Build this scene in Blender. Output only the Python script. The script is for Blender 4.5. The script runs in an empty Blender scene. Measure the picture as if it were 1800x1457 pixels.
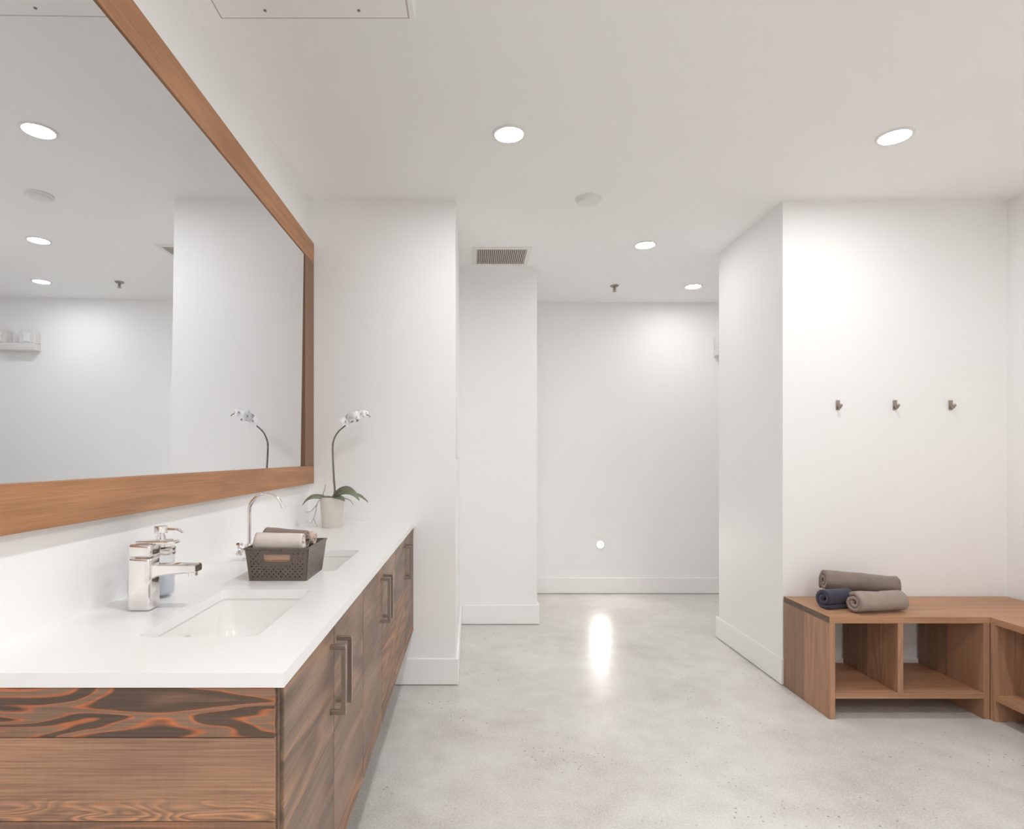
import bpy, bmesh, math, random
from mathutils import Vector, Matrix, noise as mnoise
random.seed(4)
PI = math.pi
S = bpy.context.scene
COL = S.collection

# ------------------------------------------------------------------ camera, world, exposure
F, PX, PY, CH = 1050.0, 829.0, 802.0, 1.22          # focal length in pixels, vanishing point, eye height
cam_d = bpy.data.cameras.new('camera')
cam = bpy.data.objects.new('camera', cam_d); COL.objects.link(cam)
cam.location = (0, 0, CH); cam.rotation_euler = (PI/2, 0, 0)
cam_d.sensor_fit = 'HORIZONTAL'; cam_d.sensor_width = 36.0
cam_d.lens = 36.0*F/1800.0
cam_d.shift_x = (900.0-PX)/1800.0
cam_d.shift_y = (PY-728.5)/1800.0
cam_d.clip_start = 0.05
S.camera = cam
w = bpy.data.worlds.new('world'); S.world = w; w.use_nodes = True
w.node_tree.nodes['Background'].inputs[0].default_value = (1, 1, 1, 1)
w.node_tree.nodes['Background'].inputs[1].default_value = 0.3
S.view_settings.view_transform = 'Standard'
S.view_settings.look = 'None'
S.view_settings.gamma = 1.0
S.view_settings.use_curve_mapping = False
S.view_settings.exposure = 1.09
S.cycles.max_bounces = 16
S.cycles.diffuse_bounces = 10
S.cycles.glossy_bounces = 6
S.cycles.transmission_bounces = 10
S.cycles.caustics_reflective = False
S.cycles.caustics_refractive = False
S.cycles.use_denoising = True
LAMP = 100.0            # emission of every downlight lens
STEP = 160.0           # emission of the small wall light
CEIL = 2.586

def W(px, py, d):
    "photo pixel -> point at depth d"
    return Vector(((px-PX)*d/F, d, CH+(PY-py)*d/F))

# ------------------------------------------------------------------ materials
def nodes(name):
    m = bpy.data.materials.new(name); m.use_nodes = True
    nt = m.node_tree
    return m, nt, nt.nodes['Principled BSDF']
def N(nt, t, **kw):
    n = nt.nodes.new(t)
    for k, v in kw.items():
        if k.startswith('_'):
            setattr(n, k[1:], v); continue
        key = int(k[1:]) if k[0] == 'i' and k[1:].isdigit() else k.replace('_', ' ')
        s = n.inputs[key]
        if isinstance(v, bpy.types.NodeSocket): nt.links.new(v, s)
        else: s.default_value = v
    return n
def rgba(c): return (c[0], c[1], c[2], 1.0)
def srgb(r, g, b):
    f = lambda v: (v/255/12.92 if v/255 <= .04045 else ((v/255+.055)/1.055)**2.4)
    return (f(r), f(g), f(b))
def ramp(nt, fac, stops):
    n = nt.nodes.new('ShaderNodeValToRGB'); nt.links.new(fac, n.inputs[0])
    e = n.color_ramp.elements
    while len(e) < len(stops): e.new(0.5)
    for el, (p, c) in zip(e, stops):
        el.position = p; el.color = rgba(c) if len(c) == 3 else c
    return n.outputs[0]
def mixc(nt, fac, a, b, mode='MIX'):
    n = nt.nodes.new('ShaderNodeMix'); n.data_type = 'RGBA'; n.blend_type = mode
    for s, v in ((n.inputs[0], fac), (n.inputs[6], a), (n.inputs[7], b)):
        if isinstance(v, bpy.types.NodeSocket): nt.links.new(v, s)
        else: s.default_value = v if isinstance(v, (int, float)) else rgba(v)
    return n.outputs[2]
def math_(nt, op, a, b=0.0):
    n = nt.nodes.new('ShaderNodeMath'); n.operation = op
    for s, v in zip(n.inputs, (a, b)):
        if isinstance(v, bpy.types.NodeSocket): nt.links.new(v, s)
        else: s.default_value = v
    return n.outputs[0]
def objco(nt, rand=True):
    tc = nt.nodes.new('ShaderNodeTexCoord')
    if not rand: return tc.outputs['Object']
    oi = nt.nodes.new('ShaderNodeObjectInfo')
    r = math_(nt, 'MULTIPLY', oi.outputs['Random'], 37.0)
    v = nt.nodes.new('ShaderNodeVectorMath'); v.operation = 'ADD'
    nt.links.new(tc.outputs['Object'], v.inputs[0]); nt.links.new(r, v.inputs[1])
    return v.outputs[0]
def scaled(nt, co, sc):
    return N(nt, 'ShaderNodeMapping', Vector=co, Scale=sc).outputs[0]
def bump(nt, b, h, strength, dist=0.002):
    n = N(nt, 'ShaderNodeBump', Height=h, Strength=strength, Distance=dist)
    nt.links.new(n.outputs[0], b.inputs['Normal'])

def paint(name, c, rough=0.55, tex=0.03):
    m, nt, b = nodes(name)
    co = objco(nt, False)
    n = N(nt, 'ShaderNodeTexNoise', Vector=co, Scale=1.7, Detail=2.0)
    col = mixc(nt, n.outputs[0], tuple(x*0.985 for x in c), tuple(min(1, x*1.01) for x in c))
    nt.links.new(col, b.inputs['Base Color']); b.inputs['Roughness'].default_value = rough
    n2 = N(nt, 'ShaderNodeTexNoise', Vector=co, Scale=420.0, Detail=2.0)
    bump(nt, b, n2.outputs[0], tex, 0.001)
    return m
def plain(name, c, rough=0.5, metal=0.0, spec=0.5, vary=0.05, scale=30.0):
    m, nt, b = nodes(name)
    n = N(nt, 'ShaderNodeTexNoise', Vector=objco(nt), Scale=scale, Detail=3.0)
    col = mixc(nt, n.outputs[0], tuple(x*(1-vary) for x in c), tuple(min(1, x*(1+vary)) for x in c))
    nt.links.new(col, b.inputs['Base Color'])
    b.inputs['Roughness'].default_value = rough; b.inputs['Metallic'].default_value = metal
    b.inputs['Specular IOR Level'].default_value = spec
    return m
def cloth(name, c, vary=0.22):
    m, nt, b = nodes(name)
    co = objco(nt)
    n = N(nt, 'ShaderNodeTexNoise', Vector=co, Scale=22.0, Detail=4.0)
    f = N(nt, 'ShaderNodeTexNoise', Vector=co, Scale=700.0, Detail=2.0)
    col = mixc(nt, n.outputs[0], tuple(x*(1-vary) for x in c), tuple(min(1, x*(1+vary)) for x in c))
    col = mixc(nt, 0.35, col, f.outputs[1], 'SOFT_LIGHT')
    nt.links.new(col, b.inputs['Base Color'])
    b.inputs['Roughness'].default_value = 0.95; b.inputs['Specular IOR Level'].default_value = 0.1
    b.inputs['Sheen Weight'].default_value = 0.25
    bump(nt, b, f.outputs[0], 0.5, 0.002)
    return m
def emit(name, c, s):
    m, nt, b = nodes(name)
    b.inputs['Base Color'].default_value = (0.9, 0.9, 0.9, 1)
    b.inputs['Emission Color'].default_value = rgba(c); b.inputs['Emission Strength'].default_value = s
    return m
def wood(name, dark, mid, light, along='x', fig=0.6, rings=9.0, across=7.0, length=0.9, rough=0.5,
         fine=0.35, patch=0.5, saw=0.0, bands=None, figz=None):
    """flat-sawn board: contour lines of a stretched noise for the growth rings, fine streaks, blotches"""
    m, nt, b = nodes(name)
    co = objco(nt)
    def st(a, c):
        return scaled(nt, co, {'x': (a, c, c), 'y': (c, a, c), 'z': (c, c, a)}[along])
    n1 = N(nt, 'ShaderNodeTexNoise', Vector=st(length, across), Scale=1.0, Detail=1.5, Roughness=0.45, Distortion=0.25)
    r = math_(nt, 'SINE', math_(nt, 'MULTIPLY', n1.outputs[0], rings*6.283))
    r = math_(nt, 'MULTIPLY_ADD', r, 0.5); nt.nodes[-1].inputs[2].default_value = 0.5
    fi = N(nt, 'ShaderNodeTexNoise', Vector=st(5.0, 260.0), Scale=1.0, Detail=3.0, Roughness=0.65)
    pa = N(nt, 'ShaderNodeTexNoise', Vector=st(2.2, 6.0), Scale=1.0, Detail=3.0)
    msk = N(nt, 'ShaderNodeTexNoise', Vector=st(0.9, 5.0), Scale=1.0, Detail=1.0)
    base = mixc(nt, ramp(nt, pa.outputs[0], [(0.36, (0, 0, 0)), (0.64, (1, 1, 1))]),
                mixc(nt, patch, mid, dark), mid)
    ring = ramp(nt, r, [(0.0, dark), (0.35, mid), (0.8, light), (1.0, dark)])
    mk_ = ramp(nt, msk.outputs[0], [(0.38, (0.15, 0.15, 0.15)), (0.62, (1, 1, 1))])
    if bands:                                      # broad heart-wood figure: dark fields edged in orange
        bc = {'d': dark, 'm': mid, 'o': light}
        ring = ramp(nt, n1.outputs[0], [(p, bc[c]) for p, c in bands])
        mk_ = 1.0
    if figz:                                       # the figure lies in one strip of the board
        sep = N(nt, 'ShaderNodeSeparateXYZ', Vector=nt.nodes['Texture Coordinate'].outputs['Object'])
        mr = nt.nodes.new('ShaderNodeMapRange'); nt.links.new(sep.outputs[2], mr.inputs[0])
        for i_, v_ in enumerate((figz[0], figz[1], 0.0, 1.0)): mr.inputs[i_+1].default_value = v_
        mk_ = math_(nt, 'MULTIPLY', mk_ , mr.outputs[0])
    mk2 = math_(nt, 'MULTIPLY', mk_, fig)
    col = mixc(nt, mk2, base, ring)
    fr = ramp(nt, fi.outputs[0], [(0.3, (0.25, 0.25, 0.25)), (0.7, (0.75, 0.75, 0.75))])
    col = mixc(nt, fine, col, fr, 'OVERLAY')
    h = fi.outputs[0]
    if saw > 0:                                    # saw marks running across the board
        sw = N(nt, 'ShaderNodeTexNoise', Vector=st(210.0, 9.0), Scale=1.0, Detail=2.0)
        sr = ramp(nt, sw.outputs[0], [(0.35, (0.3, 0.3, 0.3)), (0.65, (0.7, 0.7, 0.7))])
        col = mixc(nt, saw, col, sr, 'OVERLAY')
    nt.links.new(col, b.inputs['Base Color'])
    b.inputs['Roughness'].default_value = rough; b.inputs['Specular IOR Level'].default_value = 0.3
    bump(nt, b, h, 0.25, 0.001)
    return m

M = {}
M['wall'] = paint('wall_paint', (0.885, 0.88, 0.876))
M['ceiling'] = paint('ceiling_paint', (0.91, 0.905, 0.90), 0.7)
M['trim'] = paint('trim_paint', (0.89, 0.88, 0.875), 0.35, 0.0)
M['white'] = plain('white_plastic', (0.80, 0.79, 0.78), 0.4, vary=0.01)
M['dim_white'] = plain('off_white_plastic', (0.72, 0.70, 0.68), 0.45, vary=0.01)
def concrete():
    m, nt, b = nodes('polished_concrete')
    co = objco(nt, False)
    a = N(nt, 'ShaderNodeTexNoise', Vector=co, Scale=1.6, Detail=6.0, Roughness=0.6)
    c2 = N(nt, 'ShaderNodeTexNoise', Vector=co, Scale=9.0, Detail=4.0)
    f = N(nt, 'ShaderNodeTexNoise', Vector=co, Scale=130.0, Detail=2.0)
    col = ramp(nt, a.outputs[0], [(0.32, srgb(197, 193, 189)), (0.5, srgb(208, 205, 201)), (0.68, srgb(217, 215, 212))])
    col = mixc(nt, 0.4, col, c2.outputs[0], 'SOFT_LIGHT')
    fr = ramp(nt, f.outputs[0], [(0.3, (0.38, 0.38, 0.38)), (0.7, (0.62, 0.62, 0.62))])
    col = mixc(nt, 0.75, col, fr, 'OVERLAY')
    # dark aggregate specks, gathered in clusters
    v = N(nt, 'ShaderNodeTexVoronoi', Vector=co, Scale=42.0)
    cl = N(nt, 'ShaderNodeTexNoise', Vector=co, Scale=2.3, Detail=2.0)
    sp = ramp(nt, v.outputs['Distance'], [(0.10, (1, 1, 1)), (0.22, (0, 0, 0))])
    rnd = math_(nt, 'GREATER_THAN', v.outputs['Color'], 0.62)
    k = math_(nt, 'MULTIPLY', sp, rnd)
    k = math_(nt, 'MULTIPLY', k, ramp(nt, cl.outputs[0], [(0.48, (0.02, 0.02, 0.02)), (0.62, (0.95, 0.95, 0.95))]))
    col = mixc(nt, k, col, srgb(120, 112, 108))
    # pale chips
    v2 = N(nt, 'ShaderNodeTexVoronoi', Vector=co, Scale=9.0)
    sp2 = ramp(nt, v2.outputs['Distance'], [(0.04, (0.4, 0.4, 0.4)), (0.2, (0, 0, 0))])
    k2 = math_(nt, 'MULTIPLY', sp2, math_(nt, 'GREATER_THAN', v2.outputs['Color'], 0.83))
    col = mixc(nt, k2, col, srgb(226, 222, 220))
    nt.links.new(col, b.inputs['Base Color'])
    rr = ramp(nt, c2.outputs[0], [(0.3, (0.29, 0.29, 0.29)), (0.7, (0.36, 0.36, 0.36))])
    nt.links.new(rr, b.inputs['Roughness'])
    b.inputs['Specular IOR Level'].default_value = 0.45
    return m
M['floor'] = concrete()
M['quartz'] = plain('white_quartz', (0.86, 0.855, 0.85), 0.22, spec=0.45, vary=0.01)
M['porcelain'] = plain('sink_porcelain', (0.84, 0.825, 0.81), 0.12, vary=0.005)
M['chrome'] = plain('chrome', (0.86, 0.83, 0.82), 0.07, 1.0, vary=0.01)
M['nickel'] = plain('brushed_nickel', srgb(168, 156, 146), 0.34, 1.0, vary=0.05, scale=80)
M['mirror'] = plain('mirror_silver', (0.905, 0.925, 0.945), 0.0, 1.0, vary=0.0)
M['frame'] = wood('mirror_frame_wood', srgb(140, 98, 68), srgb(176, 126, 88), srgb(190, 140, 102), 'y', 0.4, 4.0, 9.0, 0.5, 0.45, 0.3, 0.5)
M['frame_v'] = wood('mirror_stile_wood', srgb(112, 84, 66), srgb(136, 104, 82), srgb(150, 118, 94), 'z', 0.4, 4.0, 30.0, 0.5, 0.5, 0.3, 0.4)
BANDS = [(.30, 'm'), (.36, 'd'), (.43, 'd'), (.445, 'o'), (.46, 'm'), (.495, 'm'), (.503, 'o'), (.515, 'd'), (.58, 'd'), (.595, 'o'), (.61, 'm'), (.645, 'm'), (.655, 'o'), (.67, 'd')]
M['plank_dark'] = wood('weathered_plank_dark', srgb(94, 76, 65), srgb(140, 110, 91), srgb(192, 114, 72), 'x', 0.95, 2.6, 19.0, 3.6, 0.5, 0.4, 0.9, 0.06, BANDS)
BANDS2 = [(.28, 'm'), (.33, 'o'), (.355, 'd'), (.38, 'm'), (.40, 'o'), (.42, 'd'), (.44, 'm'), (.455, 'o'), (.475, 'd'), (.50, 'm'), (.515, 'o'), (.53, 'd'), (.56, 'm'), (.575, 'o'), (.60, 'd'), (.63, 'm'), (.65, 'o'), (.68, 'd')]
M['plank_mid'] = wood('weathered_plank_mid', srgb(124, 98, 83), srgb(174, 134, 107), srgb(216, 154, 110), 'x', 0.95, 5.0, 26.0, 4.0, 0.55, 0.55, 0.5, 0.06, BANDS2, (.385, .335))
M['plank_low'] = wood('weathered_plank_low', srgb(104, 82, 68), srgb(146, 112, 92), srgb(188, 126, 84), 'x', 0.5, 5.0, 16.0, 3.0, 0.55, 0.45, 0.4, 0.12)
M['door'] = wood('weathered_door_wood', srgb(100, 84, 74), srgb(148, 124, 108), srgb(178, 138, 108), 'y', 0.55, 3.0, 7.0, 1.1, 0.5, 0.5, 0.8, 0.1)
M['door_orange'] = wood('weathered_door_wood_warm', srgb(102, 80, 66), srgb(150, 116, 94), srgb(188, 132, 90), 'y', 0.85, 4.0, 11.0, 1.2, 0.5, 0.5, 0.7, 0.1)
M['carcass'] = wood('carcass_wood', srgb(92, 74, 62), srgb(120, 98, 84), srgb(140, 114, 96), 'y', 0.4)
M['bench_x'] = wood('bench_wood_x', srgb(152, 112, 84), srgb(184, 140, 108), srgb(196, 152, 118), 'x', 0.45, 5.0, 12.0, 0.6, 0.45, 0.25, 0.4)
M['bench_y'] = wood('bench_wood_y', srgb(152, 112, 84), srgb(184, 140, 108), srgb(196, 152, 118), 'y', 0.45, 5.0, 12.0, 0.6, 0.45, 0.25, 0.4)
M['bench_z'] = wood('bench_wood_z', srgb(146, 110, 85), srgb(180, 139, 110), srgb(192, 150, 120), 'z', 0.45, 5.0, 12.0, 0.6, 0.45, 0.25, 0.4)
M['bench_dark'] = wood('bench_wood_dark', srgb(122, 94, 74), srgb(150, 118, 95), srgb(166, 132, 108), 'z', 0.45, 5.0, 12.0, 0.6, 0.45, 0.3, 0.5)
M['bench_end'] = wood('bench_end_grain', srgb(92, 74, 62), srgb(112, 92, 78), srgb(126, 104, 88), 'y', 0.3, 5.0, 30.0, 6.0, 0.6, 0.4, 0.4)
M['navy'] = cloth('navy_cloth', srgb(64, 61, 78))
M['taupe'] = cloth('taupe_cloth', srgb(136, 122, 112))
M['taupe2'] = cloth('light_taupe_cloth', srgb(158, 142, 132))
M['cream'] = cloth('cream_cloth', srgb(224, 214, 204), 0.08)
M['brown'] = cloth('brown_cloth', srgb(140, 124, 116), 0.12)
M['pink'] = cloth('pinkish_cream_cloth', srgb(214, 190, 176), 0.1)
M['tan'] = cloth('tan_cloth', srgb(200, 164, 140), 0.1)
M['basket'] = plain('dark_brown_plastic', srgb(98, 86, 80), 0.45, vary=0.08)
M['leaf'] = plain('orchid_leaf_green', srgb(122, 128, 107), 0.4, vary=0.2, scale=40)
M['stem'] = plain('orchid_stem', srgb(118, 116, 104), 0.55, vary=0.2, scale=60)
M['root'] = plain('aerial_root', srgb(176, 174, 168), 0.7, vary=0.1)
M['petal'] = plain('white_petal', (0.86, 0.86, 0.88), 0.5, vary=0.02)
M['lip'] = plain('orchid_lip', srgb(206, 190, 180), 0.5, vary=0.2, scale=200)
M['bark'] = plain('potting_bark', srgb(64, 50, 44), 0.9, vary=0.4, scale=120)
M['pot'] = plain('pot_ceramic', srgb(222, 215, 208), 0.5, vary=0.04, scale=60)
M['soap'] = plain('pale_blue_soap', srgb(218, 222, 230), 0.3, vary=0.01)
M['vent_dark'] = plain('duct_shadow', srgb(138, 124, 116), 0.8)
M['seam_shade'] = plain('grey_seam_shade', srgb(196, 186, 180), 0.7, vary=0.02)  # shade of the access panel's seam, put into a colour
M['vent_slat'] = plain('vent_slat_metal', srgb(204, 196, 188), 0.5, vary=0.02)
M['lens'] = emit('lamp_lens', (0.985, 1.0, 1.005), LAMP*1.0)
M['lens_dim'] = emit('dimmed_lamp_lens', (0.985, 1.0, 1.005), LAMP*0.55)
M['lens_fill'] = emit('fill_lamp_lens', (0.985, 1.0, 1.005), LAMP*1.7)  # stronger lens, used only on the added unseen lamps
M['lens_rear_fill'] = emit('rear_fill_lamp_lens', (0.985, 1.0, 1.005), LAMP*0.9)
M['step_lens'] = emit('step_light_lens', (1.0, 0.93, 0.87), STEP)
def glass():
    m, nt, b = nodes('clear_glass')
    nt.nodes.remove(b)
    n = N(nt, 'ShaderNodeTexNoise', Vector=objco(nt), Scale=25.0)
    bp = N(nt, 'ShaderNodeBump', Height=n.outputs[0], Strength=0.03, Distance=0.001)
    tr = N(nt, 'ShaderNodeBsdfTransparent', Color=(0.955, 0.96, 0.965, 1))
    gl = N(nt, 'ShaderNodeBsdfGlossy', Color=(0.95, 0.95, 0.95, 1), Roughness=0.03, Normal=bp.outputs[0])
    fr = N(nt, 'ShaderNodeFresnel', IOR=1.45, Normal=bp.outputs[0])
    mx = nt.nodes.new('ShaderNodeMixShader')
    ge = nt.nodes.new('ShaderNodeNewGeometry')      # only outer faces reflect
    fc = math_(nt, 'MULTIPLY', fr.outputs[0], math_(nt, 'SUBTRACT', 1.0, ge.outputs['Backfacing']))
    nt.links.new(fc, mx.inputs[0]); nt.links.new(tr.outputs[0], mx.inputs[1]); nt.links.new(gl.outputs[0], mx.inputs[2])
    nt.links.new(mx.outputs[0], nt.nodes['Material Output'].inputs[0])
    return m
M['glass'] = glass()

# ------------------------------------------------------------------ builders
ORG = {}
def link(o): COL.objects.link(o); return o
def tag(o, label=None, cat=None, group=None, kind=None):
    if label: o['label'] = label
    if cat: o['category'] = cat
    if group: o['group'] = group
    if kind: o['kind'] = kind
    return o
def thing(name, loc, label, cat, group=None):
    o = link(bpy.data.objects.new(name, None)); o.empty_display_size = 0.05
    o.location = loc; ORG[o.name] = Vector(loc)
    return tag(o, label, cat, group)
def mk(name, bm, mat, parent=None, smooth=False, loc=None, label=None, angle=40):
    """bm holds world coordinates; the object gets its origin at its thing's base (or at loc)"""
    bmesh.ops.recalc_face_normals(bm, faces=bm.faces)
    org = ORG[parent.name] if parent else Vector(loc or (0, 0, 0))
    bmesh.ops.translate(bm, verts=bm.verts, vec=-org)
    me = bpy.data.meshes.new(name); bm.to_mesh(me); bm.free()
    me.materials.append(M[mat])
    if smooth:
        for p in me.polygons: p.use_smooth = True
        me.set_sharp_from_angle(angle=math.radians(angle))
    o = link(bpy.data.objects.new(name, me))
    if parent:
        o.parent = parent
    else:
        o.location = org
    ORG[o.name] = org
    if label: o['label'] = label
    return o
def dup(root, delta, label=None):
    r = root.copy(); link(r); r.location = Vector(root.location)+Vector(delta)
    if label: r['label'] = label
    for ch in list(root.children):
        c = ch.copy(); c.parent = r; link(c)
        for g in list(ch.children):
            d = g.copy(); d.parent = c; link(d)
    return r
def B(): return bmesh.new()
def box(bm, x0, x1, y0, y1, z0, z1, bev=0.0, seg=1):
    v = [bm.verts.new((x, y, z)) for x in (x0, x1) for y in (y0, y1) for z in (z0, z1)]
    fs = [bm.faces.new([v[i] for i in q]) for q in
          ((0, 1, 3, 2), (4, 6, 7, 5), (0, 4, 5, 1), (2, 3, 7, 6), (0, 2, 6, 4), (1, 5, 7, 3))]
    if bev:
        es = list({e for f in fs for e in f.edges})
        bmesh.ops.bevel(bm, geom=es, offset=bev, segments=seg, affect='EDGES', profile=0.5)
    return bm
def loops_skin(bm, loops, cap0=True, cap1=True):
    L = [[bm.verts.new(p) for p in lp] for lp in loops]
    n = len(L[0])
    for a, b in zip(L, L[1:]):
        for i in range(n):
            bm.faces.new((a[i], a[(i+1) % n], b[(i+1) % n], b[i]))
    if cap0: bm.faces.new(L[0])
    if cap1: bm.faces.new(L[-1])
    return bm
def lathe(bm, prof, c, seg=32, cap0=True, cap1=True, axis='z'):
    lp = []
    for r, h in prof:
        ring = []
        for i in range(seg):
            t = 2*PI*i/seg
            a, b = r*math.cos(t), r*math.sin(t)
            p = {'z': (a, b, h), 'y': (a, h, b), 'x': (h, a, b)}[axis]
            ring.append(Vector(c)+Vector(p))
        lp.append(ring)
    return loops_skin(bm, lp, cap0, cap1)
def tube(bm, pts, r, seg=10):
    pts = [Vector(p) for p in pts]
    rs = r if isinstance(r, (list, tuple)) else [r]*len(pts)
    lp = []; up = None
    for i, p in enumerate(pts):
        t = (pts[min(i+1, len(pts)-1)]-pts[max(i-1, 0)]).normalized()
        if up is None: up = t.orthogonal().normalized()
        up = (up-t*up.dot(t)).normalized(); s = t.cross(up)
        lp.append([p+(up*math.cos(2*PI*k/seg)+s*math.sin(2*PI*k/seg))*rs[i] for k in range(seg)])
    return loops_skin(bm, lp)
def spline(pts, n=6):
    pts = [Vector(p) for p in pts]; out = []
    P = [pts[0]*2-pts[1]]+pts+[pts[-1]*2-pts[-2]]
    for i in range(1, len(P)-2):
        a, b, c, d = P[i-1:i+3]
        for k in range(n):
            t = k/n
            out.append(0.5*((2*b)+(c-a)*t+(2*a-5*b+4*c-d)*t*t+(3*b-a-3*c+d)*t**3))
    out.append(pts[-1]); return out
def rrect(cx, cy, hx, hy, r, z, n=5):
    o = []
    for sx, sy, a0 in ((1, 1, 0), (-1, 1, PI/2), (-1, -1, PI), (1, -1, 1.5*PI)):
        for k in range(n+1):
            a = a0+PI/2*k/n
            o.append(Vector((cx+sx*(hx-r)+r*math.cos(a), cy+sy*(hy-r)+r*math.sin(a), z)))
    return o
def plate(outer, holes, z0, z1):
    bm = B(); es = []
    for lp in [outer]+holes:
        vs = [bm.verts.new((p[0], p[1], z1)) for p in lp]
        es += [bm.edges.new((vs[i], vs[(i+1) % len(vs)])) for i in range(len(vs))]
    bmesh.ops.triangle_fill(bm, use_beauty=True, use_dissolve=False, edges=es)
    r = bmesh.ops.extrude_face_region(bm, geom=list(bm.faces))
    bmesh.ops.translate(bm, verts=[g for g in r['geom'] if isinstance(g, bmesh.types.BMVert)], vec=(0, 0, z0-z1))
    return bm
def struct(name, bm, mat, **k): return tag(mk(name, bm, mat, **k), kind='structure')
def rectring(x0, x1, y0, y1, t): 
    return [(x0, y0), (x1, y0), (x1, y1), (x0, y1)], [[(x0+t, y0+t), (x1-t, y0+t), (x1-t, y1-t), (x0+t, y1-t)]]

# ------------------------------------------------------------------ room
XL, XE, XM = -0.866, -0.086, 0.4756              # left wall, partition side, recess side
DE, DM, DF = 3.195, 4.342, 5.315                 # partition front, middle wall, far wall
XB, XR, DB = 1.664, 2.863, 4.017                 # block left side, right wall, block back
YB, XH = -3.0, 4.2                               # rear wall, far end of the passage
struct('floor', box(B(), -1.1, XH+.2, YB-.2, DF+.25, -0.1, 0), 'floor')
struct('ceiling', box(B(), -1.1, XH+.2, YB-.2, DF+.25, CEIL, CEIL+0.1), 'ceiling')
struct('wall_left', box(B(), XL-.15, XL, YB, DE, 0, CEIL), 'wall')
struct('wall_left_end', box(B(), XL-.15, XE, DE, DF+.15, 0, CEIL, ), 'wall')
struct('wall_middle', box(B(), XE, XM, DM, DF+.15, 0, CEIL), 'wall')
struct('wall_far', box(B(), XM, XH+.1, DF, DF+.15, 0, CEIL), 'wall')
struct('wall_right_block', box(B(), XB, XR+.15, DE, DB, 0, CEIL), 'wall')
struct('wall_right', box(B(), XR, XR+.15, YB, DE, 0, CEIL), 'wall')
struct('wall_passage_end', box(B(), XH, XH+.12, DB-.15, DF, 0, CEIL), 'wall')
struct('wall_passage_front', box(B(), XR+.15, XH, DB-.15, DB, 0, CEIL), 'wall')
struct('wall_rear', box(B(), XL-.15, XR+.15, YB-.15, YB, 0, CEIL), 'wall')
BH, BT = 0.142, 0.016
def baseb(name, x0, x1, y0, y1):
    struct(name, box(B(), x0, x1, y0, y1, 0.004, BH, 0.003), 'trim')
baseb('baseboard_left_end', XL, XE+BT, DE-BT, DE)
baseb('baseboard_partition_side', XE, XE+BT, DE, DM)
baseb('baseboard_middle', XE+BT, XM+BT, DM-BT, DM)
baseb('baseboard_recess_side', XM, XM+BT, DM, DF-BT)
baseb('baseboard_far', XM, XH, DF-BT, DF)
baseb('baseboard_block_side', XB-BT, XB, DE-BT, DB+BT)
baseb('baseboard_block_front', XB, XR, DE-BT, DE)
baseb('baseboard_left', XL, XL+BT, YB, DE-BT)
baseb('baseboard_right', XR-BT, XR, YB, DE-BT)

# ------------------------------------------------------------------ ceiling fittings
def ceiling_light(x, y, label, r=0.066, lens='lens'):
    t = thing('ceiling_light', (x, y, CEIL-0.006), label, 'light', 'recessed downlights')
    lathe_pts = [(r+.012, 0.006), (r+.012, 0.002), (r+.008, 0), (r, 0), (r-.001, 0.006)]
    bm = B(); loops = []
    lathe(bm, lathe_pts, (x, y, CEIL-.006), 40, False, False)
    mk('trim_ring', bm, 'white', t, True)
    bm = B(); lathe(bm, [(r-.001, 0.0055), (r-.002, 0.0025), (r*.7, 0.0015), (0.004, 0.001)], (x, y, CEIL-.006), 40)
    mk('lens', bm, lens, t, True)
    return t
ceiling_light(0.159, 2.53, 'bright round recessed downlight nearest the vanity, left of the smoke detector', 0.06)
ceiling_light(1.805, 2.548, 'bright round recessed downlight above the wooden bench, right side of the ceiling', 0.06)
ceiling_light(1.12, 3.856, 'bright round recessed downlight between the smoke detector and the sprinkler head', 0.06, 'lens_dim')
ceiling_light(1.78, 4.797, 'smallest, farthest bright recessed downlight beside the white corner block', 0.06, 'lens_dim')
for i, (x, y, l) in enumerate([  # unseen lamps added to fill the room with light
    (0.16, 0.85, 'added unseen fill downlight over the near floor in front of the vanity, above the picture edge'),
    (1.80, 0.85, 'added unseen fill downlight over the near floor on the bench side, above the picture edge'),
    (0.16, -0.85, 'added unseen fill downlight behind the camera, on the vanity side'),
    (1.80, -0.85, 'added unseen fill downlight behind the camera, on the bench side'),
    (0.16, -2.3, 'added unseen fill downlight against the rear wall, on the vanity side'),
    (1.80, -2.3, 'added unseen fill downlight against the rear wall, on the bench side'),
    (3.40, 4.70, 'added unseen fill downlight in the passage hidden behind the white corner block')]):
    ceiling_light(x, y, l, 0.06, 'lens_dim' if y > 3 else 'lens_rear_fill' if y < -2 else 'lens_fill')

# smoke detector
t = thing('smoke_detector', (0.62, 3.17, CEIL), 'low white round smoke detector dome on the ceiling between two downlights', 'detector')
bm = B(); lathe(bm, [(0.068, 0), (0.068, -.008), (0.064, -.011)], (0.62, 3.17, CEIL), 36); mk('base_plate', bm, 'white', t, True)
bm = B(); lathe(bm, [(0.060, -.011), (0.058, -.018), (0.046, -.023), (0.012, -.024)], (0.62, 3.17, CEIL), 36); mk('dome', bm, 'white', t, True, angle=60)
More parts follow.
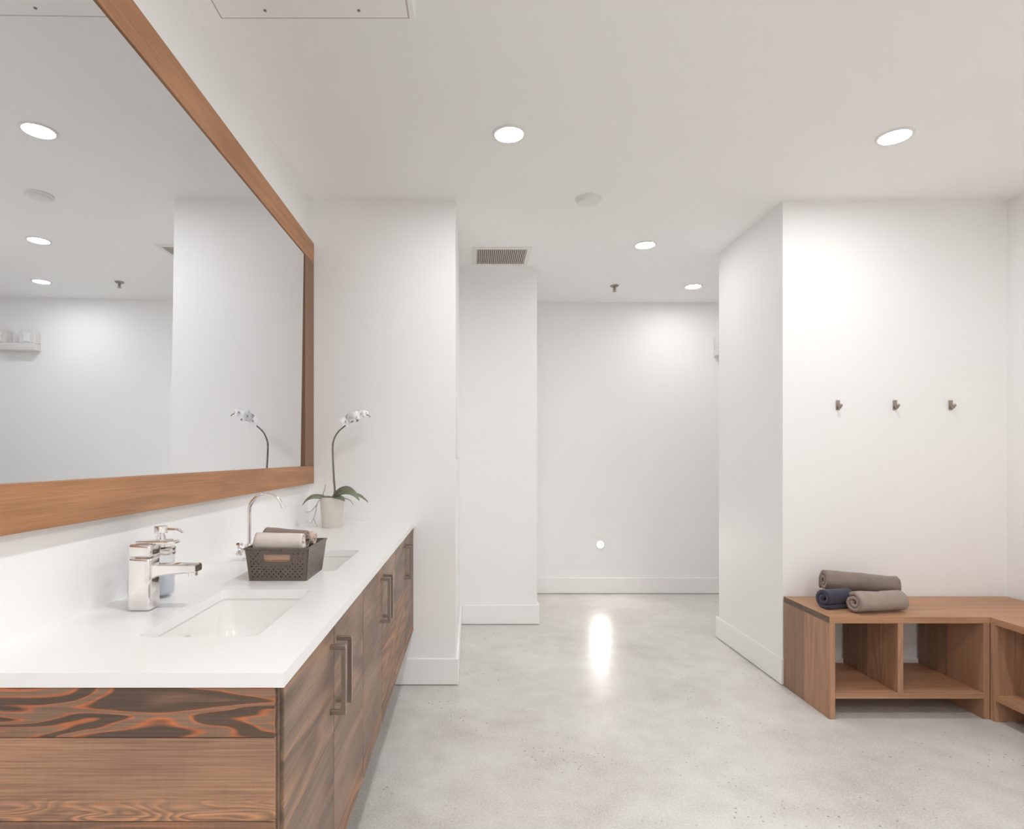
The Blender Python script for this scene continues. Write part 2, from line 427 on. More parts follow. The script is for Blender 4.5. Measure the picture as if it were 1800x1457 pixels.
# sprinkler
sx, sy = 1.143, 4.78
t = thing('sprinkler_head', (sx, sy, CEIL), 'small dark metal fire sprinkler head hanging from the ceiling', 'sprinkler')
bm = B(); lathe(bm, [(0.034, 0), (0.034, -.003), (0.026, -.012), (0.02, -.014)], (sx, sy, CEIL), 24); mk('escutcheon', bm, 'nickel', t, True)
bm = B(); lathe(bm, [(0.009, -.012), (0.009, -.03), (0.005, -.033), (0.005, -.046)], (sx, sy, CEIL), 14); mk('nozzle', bm, 'nickel', t, True)
for s in (-1, 1):
    bm = B(); tube(bm, [(sx+s*.009, sy, CEIL-.022), (sx+s*.013, sy, CEIL-.034), (sx+s*.004, sy, CEIL-.047)], .0018, 6); mk('frame_arm', bm, 'nickel', t, True)
bm = B(); lathe(bm, [(0.016, -.046), (0.016, -.048)], (sx, sy, CEIL), 20); mk('deflector', bm, 'nickel', t)
# ceiling vent
vx0, vx1, vy0, vy1 = 0.034, 0.366, 3.925, 4.22
t = thing('ceiling_vent', ((vx0+vx1)/2, (vy0+vy1)/2, CEIL), 'square slatted air vent in the ceiling above the middle wall', 'vent')
o, h = rectring(vx0-.028, vx1+.028, vy0-.028, vy1+.028, .028)
mk('frame', plate(o, h, CEIL-.008, CEIL), 'white', t)
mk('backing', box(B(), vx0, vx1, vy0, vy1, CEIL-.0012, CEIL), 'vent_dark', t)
for k in range(25):
    x = vx0+(k+.5)*(vx1-vx0)/25
    bm = B(); box(bm, x-.0042, x+.0018, vy0, vy1, CEIL-.0075, CEIL-.0015)
    mk('slat', bm, 'vent_slat', t)
# access panel
ax0, ax1, ay1 = -0.7756, -0.196, 1.855; ay0 = ay1-.58
t = thing('access_panel', ((ax0+ax1)/2, (ay0+ay1)/2, CEIL), 'white square access panel in the ceiling above the near end of the vanity', 'panel')
o, h = rectring(ax0-.018, ax1+.018, ay0-.018, ay1+.006, .0165)
mk('frame', plate([(ax0-.018, ay0-.018), (ax1+.018, ay0-.018), (ax1+.018, ay1+.012), (ax0-.018, ay1+.012)],
   [[(ax0-.003, ay0-.003), (ax1+.003, ay0-.003), (ax1+.003, ay1+.002), (ax0-.003, ay1+.002)]], CEIL-.006, CEIL), 'ceiling', t)
mk('seam_shade', plate([(ax0-.0029, ay0-.0029), (ax1+.0029, ay0-.0029), (ax1+.0029, ay1+.0019), (ax0-.0029, ay1+.0019)],
   [[(ax0+.002, ay0+.002), (ax1-.002, ay0+.002), (ax1-.002, ay1-.0026), (ax0+.002, ay1-.0026)]], CEIL-.0052, CEIL), 'seam_shade', t)  # grey strip drawn in place of the shadow gap round the panel
mk('panel', box(B(), ax0+.002, ax1-.002, ay0+.002, ay1-.0025, CEIL-.006, CEIL), 'ceiling', t)
for x in (-.63, -.344):
    for y in (1.822, ay0+.033):
        bm = B(); lathe(bm, [(0.005, -.005), (0.005, -.0075), (0.0035, -.0082)], (x, y, CEIL), 12); mk('screw', bm, 'vent_dark', t)

# ------------------------------------------------------------------ wall fittings
# emergency light on the far wall
ex0, ez = 2.15, 2.155
t = thing('emergency_light', (ex0+.19, DF, ez), 'white emergency light with two square lamp heads high on the far wall', 'light')
mk('housing', box(B(), ex0, ex0+.40, DF-.085, DF, ez-.05, ez+.012, .006, 2), 'dim_white', t)
for s in (0, 1):
    x = ex0+.005+s*.25
    hd = mk('lamp_head', box(B(), x, x+.14, DF-.075, DF-.005, ez+.012, ez+.125, .008, 2), 'dim_white', t)
    bm = B()
    loops_skin(bm, [[(x+.07+px, DF-.0755-d, ez+.068+pz) for px, pz in sh] for d, sh in
        ((0, ((-.04, .045), (.04, .045), (.022, 0), (.034, -.045), (-.034, -.045), (-.022, 0))),
         (.006, ((-.034, .039), (.034, .039), (.017, 0), (.028, -.039), (-.028, -.039), (-.017, 0))))])
    mk('reflector', bm, 'white', hd)
# step light near the floor of the far wall
lx, lz = W(1055, 957, DF).x, W(1055, 957, DF).z
t = thing('step_light', (lx, DF, lz), 'tiny glowing round step light low on the far white wall', 'light')
bm = B(); lathe(bm, [(0.040, 0), (0.040, -.004), (0.036, -.006), (0.029, -.006), (0.028, -.001)], (lx, DF, lz), 32, False, False, 'y'); mk('trim_ring', bm, 'white', t, True)
bm = B(); lathe(bm, [(0.029, -.001), (0.029, -.005), (0.02, -.008), (0.004, -.009)], (lx, DF, lz), 32, True, True, 'y'); mk('lens', bm, 'step_lens', t, True)
# flat plate on the side of the partition, seen almost edge on
t = thing('wall_plate', (XE, 3.50, 1.38), 'thin pale plate fixed flat on the side of the white partition, seen edge on', 'panel')
mk('plate', box(B(), XE, XE+.004, 3.36, 3.66, 1.205, 1.55, .001), 'dim_white', t)
mk('cover', box(B(), XE+.004, XE+.007, 3.37, 3.65, 1.215, 1.54, .001), 'wall', t)
# coat hooks
def hook(px, label):
    p = W(px, 712, DE)
    t = thing('coat_hook', (p.x, DE, p.z), label, 'hook', 'coat hooks above the bench')
    mk('back_plate', box(B(), p.x-.012, p.x+.009, DE-.005, DE, p.z-.026, p.z+.026, .0015), 'nickel', t)
    bm = B(); tube(bm, spline([(p.x-.001, DE-.004, p.z-.008), (p.x-.001, DE-.014, p.z-.016), (p.x-.001, DE-.023, p.z-.015), (p.x-.001, DE-.028, p.z-.006)], 4), .0048, 10)
    mk('peg', bm, 'nickel', t, True)
    bm = B(); bmesh.ops.create_uvsphere(bm, u_segments=14, v_segments=8, radius=.0085, matrix=Matrix.Translation((p.x-.001, DE-.028, p.z-.004)))
    mk('knob', bm, 'nickel', t, True)
    return t
hook(1473, 'small brushed metal coat hook nearest the outer corner, left of three')
hook(1573, 'small brushed metal coat hook in the middle of the row of three')
hook(1671, 'small brushed metal coat hook nearest the right wall, right of three')

# ------------------------------------------------------------------ mirror
fx, gx = -0.835, -0.847
z_b0, z_b1, z_t0, z_t1 = 1.078, 1.170, 2.237, 2.346
y0m, y1m, yin = 0.78, 3.165, 3.003
t = thing('wall_mirror', (XL, (y0m+y1m)/2, z_b0), 'huge wall mirror in a brown wooden frame above the vanity', 'mirror')
mk('bottom_rail', box(B(), XL, fx, y0m, y1m, z_b0, z_b1, .0012), 'frame', t)
mk('top_rail', box(B(), XL, fx, y0m, y1m, z_t0, z_t1, .0012), 'frame', t)
mk('stile', box(B(), XL, fx-.001, yin, y1m, z_b1, z_t0, .0012), 'frame_v', t)
mk('stile', box(B(), XL, fx-.001, y0m, y0m+.14, z_b1, z_t0, .0012), 'frame_v', t)
bm = B()
box(bm, XL+.001, gx, y0m+.10, y1m-.10, z_b0+.05, z_t1-.06)
# the glass hangs a hair out of true, as its reflection shows
for v in bm.verts:
    if v.co.x > XL+.005:
        v.co.x += (v.co.z-1.2)*0.0075-0.001
mk('mirror_glass', bm, 'mirror', t)

# ------------------------------------------------------------------ vanity
CZ, CT = 0.87, 0.0235
cy0, cxr = 0.9646, -0.303
dx = -0.312                                     # door faces
ZB, ZT = 0.290, CZ-CT-.001
t = vanity = thing('vanity_cabinet', (-.6, 2.08, ZB), 'long floating vanity cabinet of weathered brown boards with six doors', 'cabinet')
ep = mk('end_panel', box(B(), XL, -.317, .977, .988, ZB, ZT), 'carcass', t)
for z0, z1, m in ((.764, ZT, 'plank_dark'), (.628, .764, 'plank_mid'), (.47, .628, 'plank_low'), (ZB, .47, 'plank_mid')):
    mk('plank', box(B(), XL, -.3195, .9675, .977, z0+.0006, z1-.0006, .0008), m, ep)
mk('end_panel', box(B(), XL, dx, 3.178, 3.192, ZB, ZT), 'carcass', t)
mk('bottom_panel', box(B(), XL, -.336, .988, 3.178, ZB, ZB+.016), 'carcass', t)
mk('front_rail', box(B(), -.356, -.336, .988, 3.178, ZT-.05, ZT), 'carcass', t)
for y in (1.715, 2.445):
    mk('divider', box(B(), XL, -.336, y-.008, y+.008, ZB+.016, ZT-.05), 'carcass', t)
mk('wall_cleat', box(B(), XL, XL+.018, .988, 3.178, ZT-.09, ZT), 'carcass', t)
nd, d0, d1 = 6, .992, 3.176
dw = (d1-d0)/nd
tone = ['door', 'door', 'door', 'door_orange', 'door_orange', 'door']
for i in range(nd):
    a, b = d0+i*dw+.0028, d0+(i+1)*dw-.0028
    dr = mk('door', box(B(), -.333, dx-.009, a, b, ZB+.002, ZT-.003), 'carcass', t)
    for k, (z0, z1) in enumerate(((ZB, .345), (.345, .592), (.592, ZT-.002))):
        m = 'door_orange' if (k == 0 or (k == 1 and i in (3, 4))) else 'door'
        mk('board', box(B(), dx-.009, dx-(.0006 if k == 1 else 0), a, b, z0+.0008, z1-.0008, .0008), m, dr)
    hy = (d0+(i+1)*dw-.033) if i % 2 == 0 else (d0+i*dw+.033)
    bm = B()
    prof = [(dx, .803-.005), (dx+.033, .803-.005), (dx+.033, .649+.005), (dx, .649+.005)]
    s = .005
    box(bm, dx, dx+.034, hy-s, hy+s, .793, .803, .0008)
    box(bm, dx, dx+.034, hy-s, hy+s, .649, .659, .0008)
    box(bm, dx+.024, dx+.034, hy-s, hy+s, .659, .793)
    mk('handle', bm, 'nickel', dr)
# worktop
s1 = (-.534, 1.363, .117, .206)
s2 = (-.534, 2.024, .117, .206)
holes = [rrect(*s, .022, 0) for s in (s1, s2)]
tag(mk('countertop', plate([(XL, cy0), (cxr, cy0), (cxr, DE), (XL, DE)], holes, CZ-CT, CZ), 'quartz', loc=(-.58, 2.08, CZ-CT)),
    'long white quartz countertop with two sink cutouts on the vanity', 'countertop')
def sink(s, label):
    cx, cy, hx, hy = s
    zt = CZ-CT-.0005
    t = thing('sink', (cx, cy, zt-.13), label, 'sink', 'undermount sinks')
    bm = B()
    L = [rrect(cx, cy, hx+.022, hy+.022, .03, zt), rrect(cx, cy, hx+.003, hy+.003, .025, zt),
         rrect(cx, cy, hx-.002, hy-.002, .03, zt-.06), rrect(cx, cy, hx-.01, hy-.01, .04, zt-.105),
         rrect(cx, cy, hx-.035, hy-.035, .04, zt-.122), rrect(cx, cy, .024, .024, .0239, zt-.127)]
    L2 = [rrect(cx, cy, .024, .024, .0239, zt-.135), rrect(cx, cy, hx-.028, hy-.028, .045, zt-.132),
          rrect(cx, cy, hx+.002, hy+.002, .045, zt-.108), rrect(cx, cy, hx+.010, hy+.010, .035, zt-.012),
          rrect(cx, cy, hx+.022, hy+.022, .03, zt-.012)]
    n = len(L[0]); rows = [[bm.verts.new(p) for p in lp] for lp in L+L2]
    rows.append(rows[0])
    for a, b in zip(rows, rows[1:]):
        for i in range(n): bm.faces.new((a[i], a[(i+1) % n], b[(i+1) % n], b[i]))
    mk('basin', bm, 'porcelain', t, True, angle=50)
    bm = B(); lathe(bm, [(.0235, -.133), (.0235, -.126), (.019, -.1245), (.017, -.127), (.003, -.1275)], (cx, cy, zt), 28)
    mk('drain', bm, 'chrome', t, True)
    bm = B(); lathe(bm, [(.011, .004), (.011, .0005), (.008, 0), (.003, .002)], (cx-hx+.003, cy, zt-.045), 20, axis='x')
    mk('overflow', bm, 'chrome', t, True)
sink(s1, 'white rectangular undermount sink nearer the front, under the square faucet')
sink(s2, 'white rectangular undermount sink farther back, behind the towel basket')

# square chrome faucet
fxc, fyc = -.752, 1.372
t = thing('faucet', (fxc, fyc, CZ), 'square modern chrome faucet with flat spout at the nearer sink', 'faucet')
mk('body', box(B(), fxc-.0245, fxc+.0245, fyc-.0245, fyc+.0245, CZ, CZ+.118, .005, 3), 'chrome', t, True)
mk('lever', box(B(), fxc-.0245, fxc+.027, fyc-.0245, fyc+.0245, CZ+.121, CZ+.150, .006, 3), 'chrome', t, True)
mk('lever_handle', box(B(), fxc-.015, fxc+.075, fyc-.012, fyc+.012, CZ+.150, CZ+.1555, .002, 2), 'chrome', t, True)
bm = B(); lathe(bm, [(.0185, .1175), (.0185, .1215)], (fxc, fyc, CZ), 28); mk('neck', bm, 'nickel', t, True)
bm = B()
loops_skin(bm, [[(x, fyc-.017, CZ+zb+.003), (x, fyc-.014, CZ+zb), (x, fyc+.014, CZ+zb), (x, fyc+.017, CZ+zb+.003),
                 (x, fyc+.017, CZ+zt-.003), (x, fyc+.014, CZ+zt), (x, fyc-.014, CZ+zt), (x, fyc-.017, CZ+zt-.003)]
                for x, zb, zt in ((fxc+.020, .068, .105), (fxc+.036, .076, .1045), (fxc+.066, .081, .104), (fxc+.122, .085, .104), (fxc+.125, .087, .102))])
mk('spout', bm, 'chrome', t, True)
bm = B(); lathe(bm, [(.0105, .087), (.0105, .077), (.008, .0765)], (fxc+.112, fyc, CZ), 20); mk('aerator', bm, 'chrome', t, True)

# soap dispenser
bx, by = -.776, 1.492
t = thing('soap_dispenser', (bx, by, CZ), 'clear glass soap dispenser with chrome pump standing behind the square faucet', 'dispenser')
bm = B()
lathe(bm, [(.006, .001), (.024, .0), (.031, .006), (.0325, .016), (.0325, .112), (.030, .120), (.030, .124),
           (.027, .124), (.0275, .119), (.0298, .111), (.0298, .018), (.028, .010), (.022, .006), (.006, .006)], (bx, by, CZ), 36)
mk('bottle', bm, 'glass', t, True)
bm = B(); lathe(bm, [(.006, .0062), (.021, .0063), (.0272, .011), (.0294, .019), (.0294, .075), (.004, .0752)], (bx, by, CZ), 36)
mk('liquid', bm, 'soap', t, True)
bm = B(); lathe(bm, [(.033, .112), (.0345, .114), (.0345, .119), (.032, .121), (.0345, .124), (.0345, .131), (.03, .134), (.016, .134)], (bx, by, CZ), 36)
mk('collar', bm, 'chrome', t, True)
bm = B(); lathe(bm, [(.010, .134), (.010, .142), (.043, .143), (.043, .147), (.028, .148), (.028, .152), (.011, .153), (.011, .163)], (bx, by, CZ), 32)
mk('flange', bm, 'chrome', t, True)
bm = B(); lathe(bm, [(.0085, .163), (.0085, .168), (.0155, .170), (.0155, .186), (.0145, .188), (.004, .188)], (bx, by, CZ), 28)
mk('pump_head', bm, 'chrome', t, True)
bm = B(); tube(bm, spline([(bx+.012, by, CZ+.180), (bx+.030, by, CZ+.180), (bx+.042, by, CZ+.179), (bx+.055, by, CZ+.171)], 4), .0030, 8)
mk('nozzle', bm, 'chrome', t, True)
for c in t.children: c.data.transform(Matrix.Diagonal((1, 1, .935, 1)))

# gooseneck faucet
gxx, gy = -.752, 2.02
t = thing('faucet', (gxx, gy, CZ), 'slim gooseneck chrome faucet behind the towel basket at the farther sink', 'faucet')
bm = B(); lathe(bm, [(.024, 0), (.024, .006), (.015, .010), (.015, .05), (.010, .056)], (gxx, gy, CZ), 28); mk('base', bm, 'chrome', t, True)
R_ = .058
arc = [(gxx, gy, CZ+.05), (gxx, gy, CZ+.10), (gxx, gy, CZ+.15)] + \
      [(gxx+R_-R_*math.cos(a), gy, CZ+.163+R_*math.sin(a)) for a in [PI*k/14 for k in range(0, 13)]]
bm = B(); tube(bm, arc, .0064, 14); mk('spout', bm, 'chrome', t, True)
e = arc[-1]
bm = B(); tube(bm, [e, (e[0]+.006, gy, e[2]-.013)], .0078, 14); mk('aerator', bm, 'chrome', t, True)
bm = B(); tube(bm, [(gxx-.012, gy, CZ+.03), (gxx-.030, gy, CZ+.034)], .007, 12); mk('valve', bm, 'chrome', t, True)
kn = B()
for a in (0, PI/2):
    c = Vector((gxx-.033, gy, CZ+.036))
    d = Vector((0, math.cos(a+.6), math.sin(a+.6)))*.024
    tube(kn, [c-d, c-d*.5, c, c+d*.5, c+d], [.006, .0045, .006, .0045, .006], 10)
mk('cross_handle', kn, 'chrome', t, True)

# ------------------------------------------------------------------ towel basket
def P(fr, u, v):     # corner interpolation
    a, b, c, d = fr
    return (a*(1-u)+b*u)*(1-v)+(d*(1-u)+c*u)*v
bz0, bz1 = CZ, CZ+.094
fb = [Vector(p) for p in ((-.624, 1.680, bz0), (-.466, 1.680, bz0), (-.466, 1.850, bz0), (-.624, 1.850, bz0))]
ft = [Vector(p) for p in ((-.633, 1.670, bz1), (-.457, 1.670, bz1), (-.457, 1.872, bz1), (-.633, 1.872, bz1))]
t = thing('basket', (-.545, 1.765, bz0), 'dark brown perforated plastic basket holding rolled towels on the countertop', 'basket')
def basket_wall(i, nu, nv, slot):
    a, b = i, (i+1) % 4
    fr = (fb[a], fb[b], ft[b], ft[a])
    bm = B()
    g = [[bm.verts.new(P(fr, u/nu, v/nv)) for u in range(nu+1)] for v in range(nv+1)]
    for v in range(nv):
        for u in range(nu):
            hole = False
            if 1 < u < nu-2 and 1 < v < nv-3:
                hole = (v % 4 == 1 and u % 4 == 1) or (v % 4 == 3 and u % 4 == 3)
            if v == nv-2 and 1 < u < nu-2: hole = u % 8 in (3, 4)
            if slot:
                c = abs(u+.5-nu/2)
                if c < nu*.26 and nv*.45 < v < nv*.92-1: hole = False
                if c < nu*.205 and nv*.56 < v < nv*.80: hole = True
            if not hole:
                bm.faces.new((g[v][u], g[v][u+1], g[v+1][u+1], g[v+1][u]))
    bmesh.ops.delete(bm, geom=[v for v in bm.verts if not v.link_faces], context='VERTS')
    o = mk('side_wall', bm, 'basket', t)
    md = o.modifiers.new('thickness', 'SOLIDIFY'); md.thickness = 0.0028; md.offset = -1
    return o
for i in range(4): basket_wall(i, 49 if i % 2 == 0 else 53, 26, i % 2 == 0)
mk('bottom', box(B(), -.622, -.468, 1.682, 1.848, bz0, bz0+.003), 'basket', t)
bm = B(); rings = []
for off, dz in ((.0, -.006), (.0035, -.005), (.0035, .0), (-.003, .0), (-.003, -.006)):
    rings.append([Vector((p.x+(off if p.x > -.545 else -off), p.y+(off if p.y > 1.765 else -off), bz1+dz)) for p in ft])
loops_skin(bm, rings+[rings[0]], False, False); mk('rim', bm, 'basket', t)

# ------------------------------------------------------------------ rolled towels
def roll(name, p0, p1, r, mat, label, turns=3.2, seed=1, squash=0.94, group=None, start=0.0, thick=0.8, ends=.004, wob=.05, sag=0.0):
    p0, p1 = Vector(p0), Vector(p1)
    ax = (p1-p0).normalized(); up = Vector((0, 0, 1)); up = (up-ax*up.dot(ax)).normalized(); sd = ax.cross(up)
    L = (p1-p0).length
    nt_, na = int(turns*26), 16
    r_in = r*.16; pitch = (r-r_in)/turns
    bm = B(); g = []
    for k in range(nt_+1):
        f = k/nt_; th = start+f*turns*2*PI
        row = []
        for j in range(na+1):
            s = j/na
            e = mnoise.noise(Vector((seed*3.1, th*.35, 0)))*ends
            a = -e*(1-s)+e*s*.7+L*s+(ends*.6*math.sin(th*.8+seed))*(1 if s > .5 else -1)*abs(2*s-1)
            nz = mnoise.noise(Vector((math.cos(th)*1.4, math.sin(th)*1.4+seed*5, s*3.0)))
            nz += .45*mnoise.noise(Vector((math.cos(th)*2.6+7, math.sin(th)*2.6+seed*5, s*8.0+th*.2)))
            rr = (r_in+pitch*f*turns)*(1+wob*nz*f)
            p = p0+ax*a+sd*math.cos(th)*rr+up*math.sin(th)*rr*squash - up*(sag*4*s*(1-s))
            row.append(bm.verts.new(p))
        g.append(row)
    for a, b in zip(g, g[1:]):
        for j in range(na): bm.faces.new((a[j], a[j+1], b[j+1], b[j]))
    c = (p0+p1)/2
    o = mk(name, bm, mat, loc=(c.x, c.y, c.z-r*squash), smooth=True, angle=80)
    md = o.modifiers.new('thickness', 'SOLIDIFY'); md.thickness = pitch*thick; md.offset = 0.0
    return tag(o, label, 'towel', group)
GB = 'rolled towels in the basket'
roll('rolled_towel', (-.612, 1.719, CZ+.037), (-.478, 1.719, CZ+.037), .033, 'tan', 'tan rolled towel low in the basket, showing through its front slot', seed=3, group=GB, wob=.02)
roll('rolled_towel', (-.612, 1.806, CZ+.037), (-.478, 1.806, CZ+.037), .033, 'brown', 'brown rolled towel low in the basket behind the tan one', seed=4, group=GB, wob=.02)
roll('rolled_towel', (-.622, 1.726, CZ+.102), (-.487, 1.730, CZ+.099), .029, 'cream', 'cream rolled towel lying on top at the front of the basket', seed=5, group=GB, turns=2.6, ends=.006)
roll('rolled_towel', (-.618, 1.794, CZ+.109), (-.494, 1.790, CZ+.099), .029, 'brown', 'grey-brown rolled towel lying on top behind the cream one in the basket', seed=6, group=GB, turns=2.6, ends=.006)
roll('rolled_towel', (-.600, 1.846, CZ+.098), (-.484, 1.846, CZ+.098), .022, 'pink', 'pinkish cream rolled towel at the back of the basket, only its end showing', seed=7, group=GB, turns=2.2, ends=.004)

# ------------------------------------------------------------------ orchid
oc = W(582.5, 928, 2.95)
ox, oy = oc.x, 2.965
t = thing('potted_orchid', (ox, oy, CZ), 'white orchid in a pale grey pot at the far end of the countertop', 'plant')
bm = B()
lathe(bm, [(.047, 0), (.049, .003), (.060, .146), (.0615, .148), (.058, .148), (.0565, .134), (.03, .13)], (ox, oy, CZ), 40); mk('pot', bm, 'pot', t, True)
bm = B(); lathe(bm, [(.0555, .132), (.0560, .137), (.04, .142), (.004, .140)], (ox, oy, CZ), 28)
for v in bm.verts: v.co.z += .006*mnoise.noise(v.co*60)
mk('bark', bm, 'bark', t)
def leaf(path, wmax, wd, name='leaf'):
    pts = spline([W(x, y, d) for x, y, d in path], 5)
    wd = Vector(wd).normalized(); n = len(pts); bm = B(); g = []
    for i, p in enumerate(pts):
        s = i/(n-1)
        wv = wmax*(math.sin(PI*min(1, .12+s*.88)**.8)**.7)*.5+.001
        tg = (pts[min(i+1, n-1)]-pts[max(i-1, 0)]).normalized(); nn = tg.cross(wd).normalized()
        g.append([bm.verts.new(p+wd*wv*k+nn*abs(k)*wv*.28) for k in (-1, -.5, 0, .5, 1)])
    for a, b in zip(g, g[1:]):
        for k in range(4): bm.faces.new((a[k], a[k+1], b[k+1], b[k]))
    o = mk(name, bm, 'leaf', t, True, angle=80)
    md = o.modifiers.new('thickness', 'SOLIDIFY'); md.thickness = .0022
leaf([(586, 874, 2.96), (597, 866, 2.94), (610, 863, 2.92), (622, 868, 2.90), (632, 880, 2.89)], .052, (.12, .75, .72))
leaf([(590, 873, 2.98), (608, 868, 2.99), (628, 871, 3.0), (638, 876, 3.0), (647, 883, 3.0)], .030, (.05, .9, .3))
leaf([(578, 875, 2.96), (564, 871, 2.94), (549, 871, 2.92), (538, 877, 2.91), (531, 888, 2.90)], .040, (-.1, .85, .45))
leaf([(584, 875, 2.95), (577, 872, 2.97), (570, 872, 2.99), (563, 877, 3.02)], .034, (.5, .7, .2))
leaf([(586, 876, 2.95), (592, 874, 2.91), (600, 876, 2.885), (606, 880, 2.87)], .030, (.4, .6, .4))
stem_px = [(583, 876), (588.5, 866), (587, 840), (585.5, 810), (585, 785), (587, 773), (593, 761), (601, 753), (610, 746), (619, 741), (628, 738), (638, 732), (646, 729), (651, 733)]
sp = spline([W(x, y, 2.955) for x, y in stem_px], 5)
bm = B(); tube(bm, sp, [.0052-.0032*i/(len(sp)-1) for i in range(len(sp))], 10)
for i in (9, 21, 32, 40):
    q = sp[i]; bmesh.ops.create_uvsphere(bm, u_segments=8, v_segments=6, radius=.0066-.00006*i, matrix=Matrix.Translation(q))
mk('stem', bm, 'stem', t, True)
for pth in ([(570, 876, 2.93), (561, 880, 2.91), (557, 888, 2.90), (555, 900, 2.90), (551, 912, 2.90), (546, 920, 2.90)],
            [(551, 911, 2.90), (554, 918, 2.90), (557, 926, 2.90)],
            [(557, 887, 2.90), (552, 893, 2.90), (546, 899, 2.89), (538, 900, 2.89)],
            [(606, 876, 2.92), (615, 879, 2.90), (621, 887, 2.89)],
            [(572, 875, 2.95), (568, 868, 2.94), (571, 860, 2.94), (572, 852, 2.94)]):
    bm = B(); q = spline([W(*p) for p in pth], 4); tube(bm, q, [.0034-.0018*i/(len(q)-1) for i in range(len(q))], 7); mk('aerial_root', bm, 'root', t, True)
def flower(c, nrm, sz, roll_):
    nrm = Vector(nrm).normalized(); c = Vector(c)
    u = Vector((0, 0, 1)); u = (u-nrm*u.dot(nrm)).normalized(); v = nrm.cross(u)
    bm = B()
    for k, (ang, ln, wd) in enumerate(((90, 1, .6), (18, 1.0, .95), (162, 1.0, .95), (-54, .95, .55), (-126, .95, .55))):
        a = math.radians(ang+roll_); d = u*math.sin(a)+v*math.cos(a); e = nrm.cross(d)
        rows = []
        for i in range(6):
            s = i/5; wv = wd*sz*.5*(math.sin(PI*(.10+s*.84))**.7)
            q = c+d*sz*ln*(s*.98+.02)+nrm*(sz*.22*s*(1-s)*2-.004*(k > 2)-sz*.14*s*s)
            rows.append([bm.verts.new(q+e*wv*m-nrm*abs(m)*sz*.05) for m in (-1, 0, 1)])
        for a_, b_ in zip(rows, rows[1:]):
            for m in range(2): bm.faces.new((a_[m], a_[m+1], b_[m+1], b_[m]))
    o = mk('flower', bm, 'petal', t, True, angle=80)
    bm = B(); q = c+nrm*sz*.12
    tube(bm, [q-nrm*sz*.15, q+nrm*sz*.12, q+nrm*sz*.25-u*sz*.22], [sz*.10, sz*.15, sz*.06], 8)
    mk('lip', bm, 'lip', o, True)
for x, y, d, nm, sz, r_ in ((607, 741, 2.935, (.35, -.75, .25), .036, 5), (617, 733, 2.93, (-.2, -.9, .1), .038, -12), (626, 732, 2.94, (.4, -.8, .2), .036, 15),
                            (635, 727, 2.95, (.1, -.8, .4), .030, 30), (643, 726, 2.955, (.6, -.7, .2), .022, 0)):
    flower(W(x, y, d), nm, sz*.85, r_)
bm = B(); bmesh.ops.create_uvsphere(bm, u_segments=10, v_segments=8, radius=.008, matrix=Matrix.Translation(W(626, 739, 2.94)) @ Matrix.Diagonal((1.7, 1, .8, 1)))
mk('bud', bm, 'stem', t, True)

# ------------------------------------------------------------------ benches
BZ, TT, PT = 0.475, 0.030, 0.027
fy = 2.771                                        # front edge of the long bench
yb = DE-BT-.001
t = thing('bench', (2.15, 2.98, 0), 'brown wooden bench with open cubbies along the far wall, three rolled towels on top', 'bench', None)
ymid = 2.985
xr = XR-BT-.001
mk('top_board', box(B(), 1.660, xr, ymid, yb, BZ-TT, BZ, .0008), 'bench_x', t)
mk('top_board', box(B(), 1.660, xr, fy, ymid-.0004, BZ-TT, BZ, .0008), 'bench_x', t)
for o in t.children:                              # sawn end grain on the short ends of the top boards
    o.data.materials.append(M['bench_end'])
    for p in o.data.polygons:
        if abs(p.normal.x) > .9: p.material_index = 1
def upright(parent, x0, x1):
    pn = mk('upright', box(B(), x0, x1, fy, ymid-.0003, .001, BZ-TT-.0003, .0008), 'bench_z', parent)
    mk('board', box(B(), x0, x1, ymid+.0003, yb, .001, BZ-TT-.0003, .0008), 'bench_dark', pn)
upright(t, 1.6605, 1.6605+PT)
upright(t, 2.404-PT, 2.404)
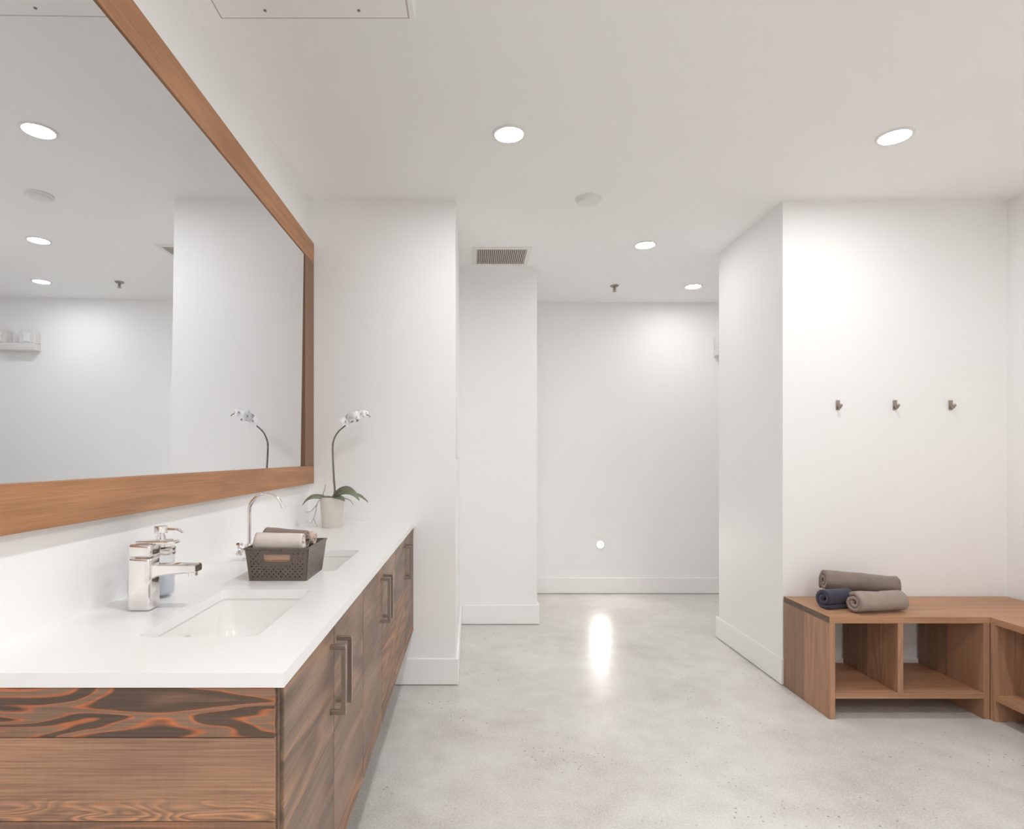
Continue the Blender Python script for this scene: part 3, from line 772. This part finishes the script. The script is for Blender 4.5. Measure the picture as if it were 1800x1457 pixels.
# divider stands on the shelf
dv = mk('divider', box(B(), 1.977, 2.003, fy, ymid-.0003, .1225, BZ-TT-.0003, .0008), 'bench_z', t)
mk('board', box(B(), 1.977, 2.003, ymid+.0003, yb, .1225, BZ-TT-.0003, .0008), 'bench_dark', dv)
mk('shelf', box(B(), 1.6605+PT+.0003, 2.404-PT-.0003, fy, yb, .0955, .122, .0008), 'bench_x', t)
# side bench along the right wall
bx0 = 2.4045
t = thing('bench', (2.63, 2.0, 0), 'brown wooden bench with cubbies along the right wall, cut off by the picture edge', 'bench', None)
ye0, ye1 = 1.30, fy-.001
xm = 2.63
mk('top_board', box(B(), bx0, xm-.0004, ye0, ye1, BZ-TT, BZ, .0008), 'bench_y', t)
mk('top_board', box(B(), xm, xr, ye0, ye1, BZ-TT, BZ, .0008), 'bench_y', t)
for y in (ye1-PT, ye0):
    pn = mk('upright', box(B(), bx0, xm-.0003, y, y+PT, .001, BZ-TT-.0003, .0008), 'bench_z', t)
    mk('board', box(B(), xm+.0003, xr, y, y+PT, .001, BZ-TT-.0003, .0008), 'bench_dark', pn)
for y in (1.79, 2.27):
    dv = mk('divider', box(B(), bx0, xm-.0003, y, y+.026, .1225, BZ-TT-.0003, .0008), 'bench_z', t)
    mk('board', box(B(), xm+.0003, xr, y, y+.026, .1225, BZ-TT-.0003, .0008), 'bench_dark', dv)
mk('shelf', box(B(), bx0, xr, ye0+PT+.0003, ye1-PT-.0003, .0955, .122, .0008), 'bench_y', t)

GT = 'rolled towels on the bench'
roll('rolled_towel', (1.722, 2.925, BZ+.0495), (1.868, 2.962, BZ+.0495), .0475, 'navy', 'dark navy rolled towel on the left of the bench pile, open end facing out', seed=11, group=GT, turns=1.7, squash=.95, start=1.0, wob=.08)
roll('rolled_towel', (1.816, 2.842, BZ+.0465), (2.075, 2.890, BZ+.045), .0465, 'taupe2', 'light taupe rolled towel at the front of the bench pile, spiral end showing', seed=12, group=GT, turns=2.0, squash=.96, start=2.2, wob=.16)
roll('rolled_towel', (1.788, 3.038, BZ+.112), (2.120, 2.980, BZ+.097), .0525, 'taupe', 'dark taupe rolled towel lying across the top of the bench pile', seed=13, group=GT, turns=2.0, squash=.96, start=4.0, wob=.2, ends=.0015)
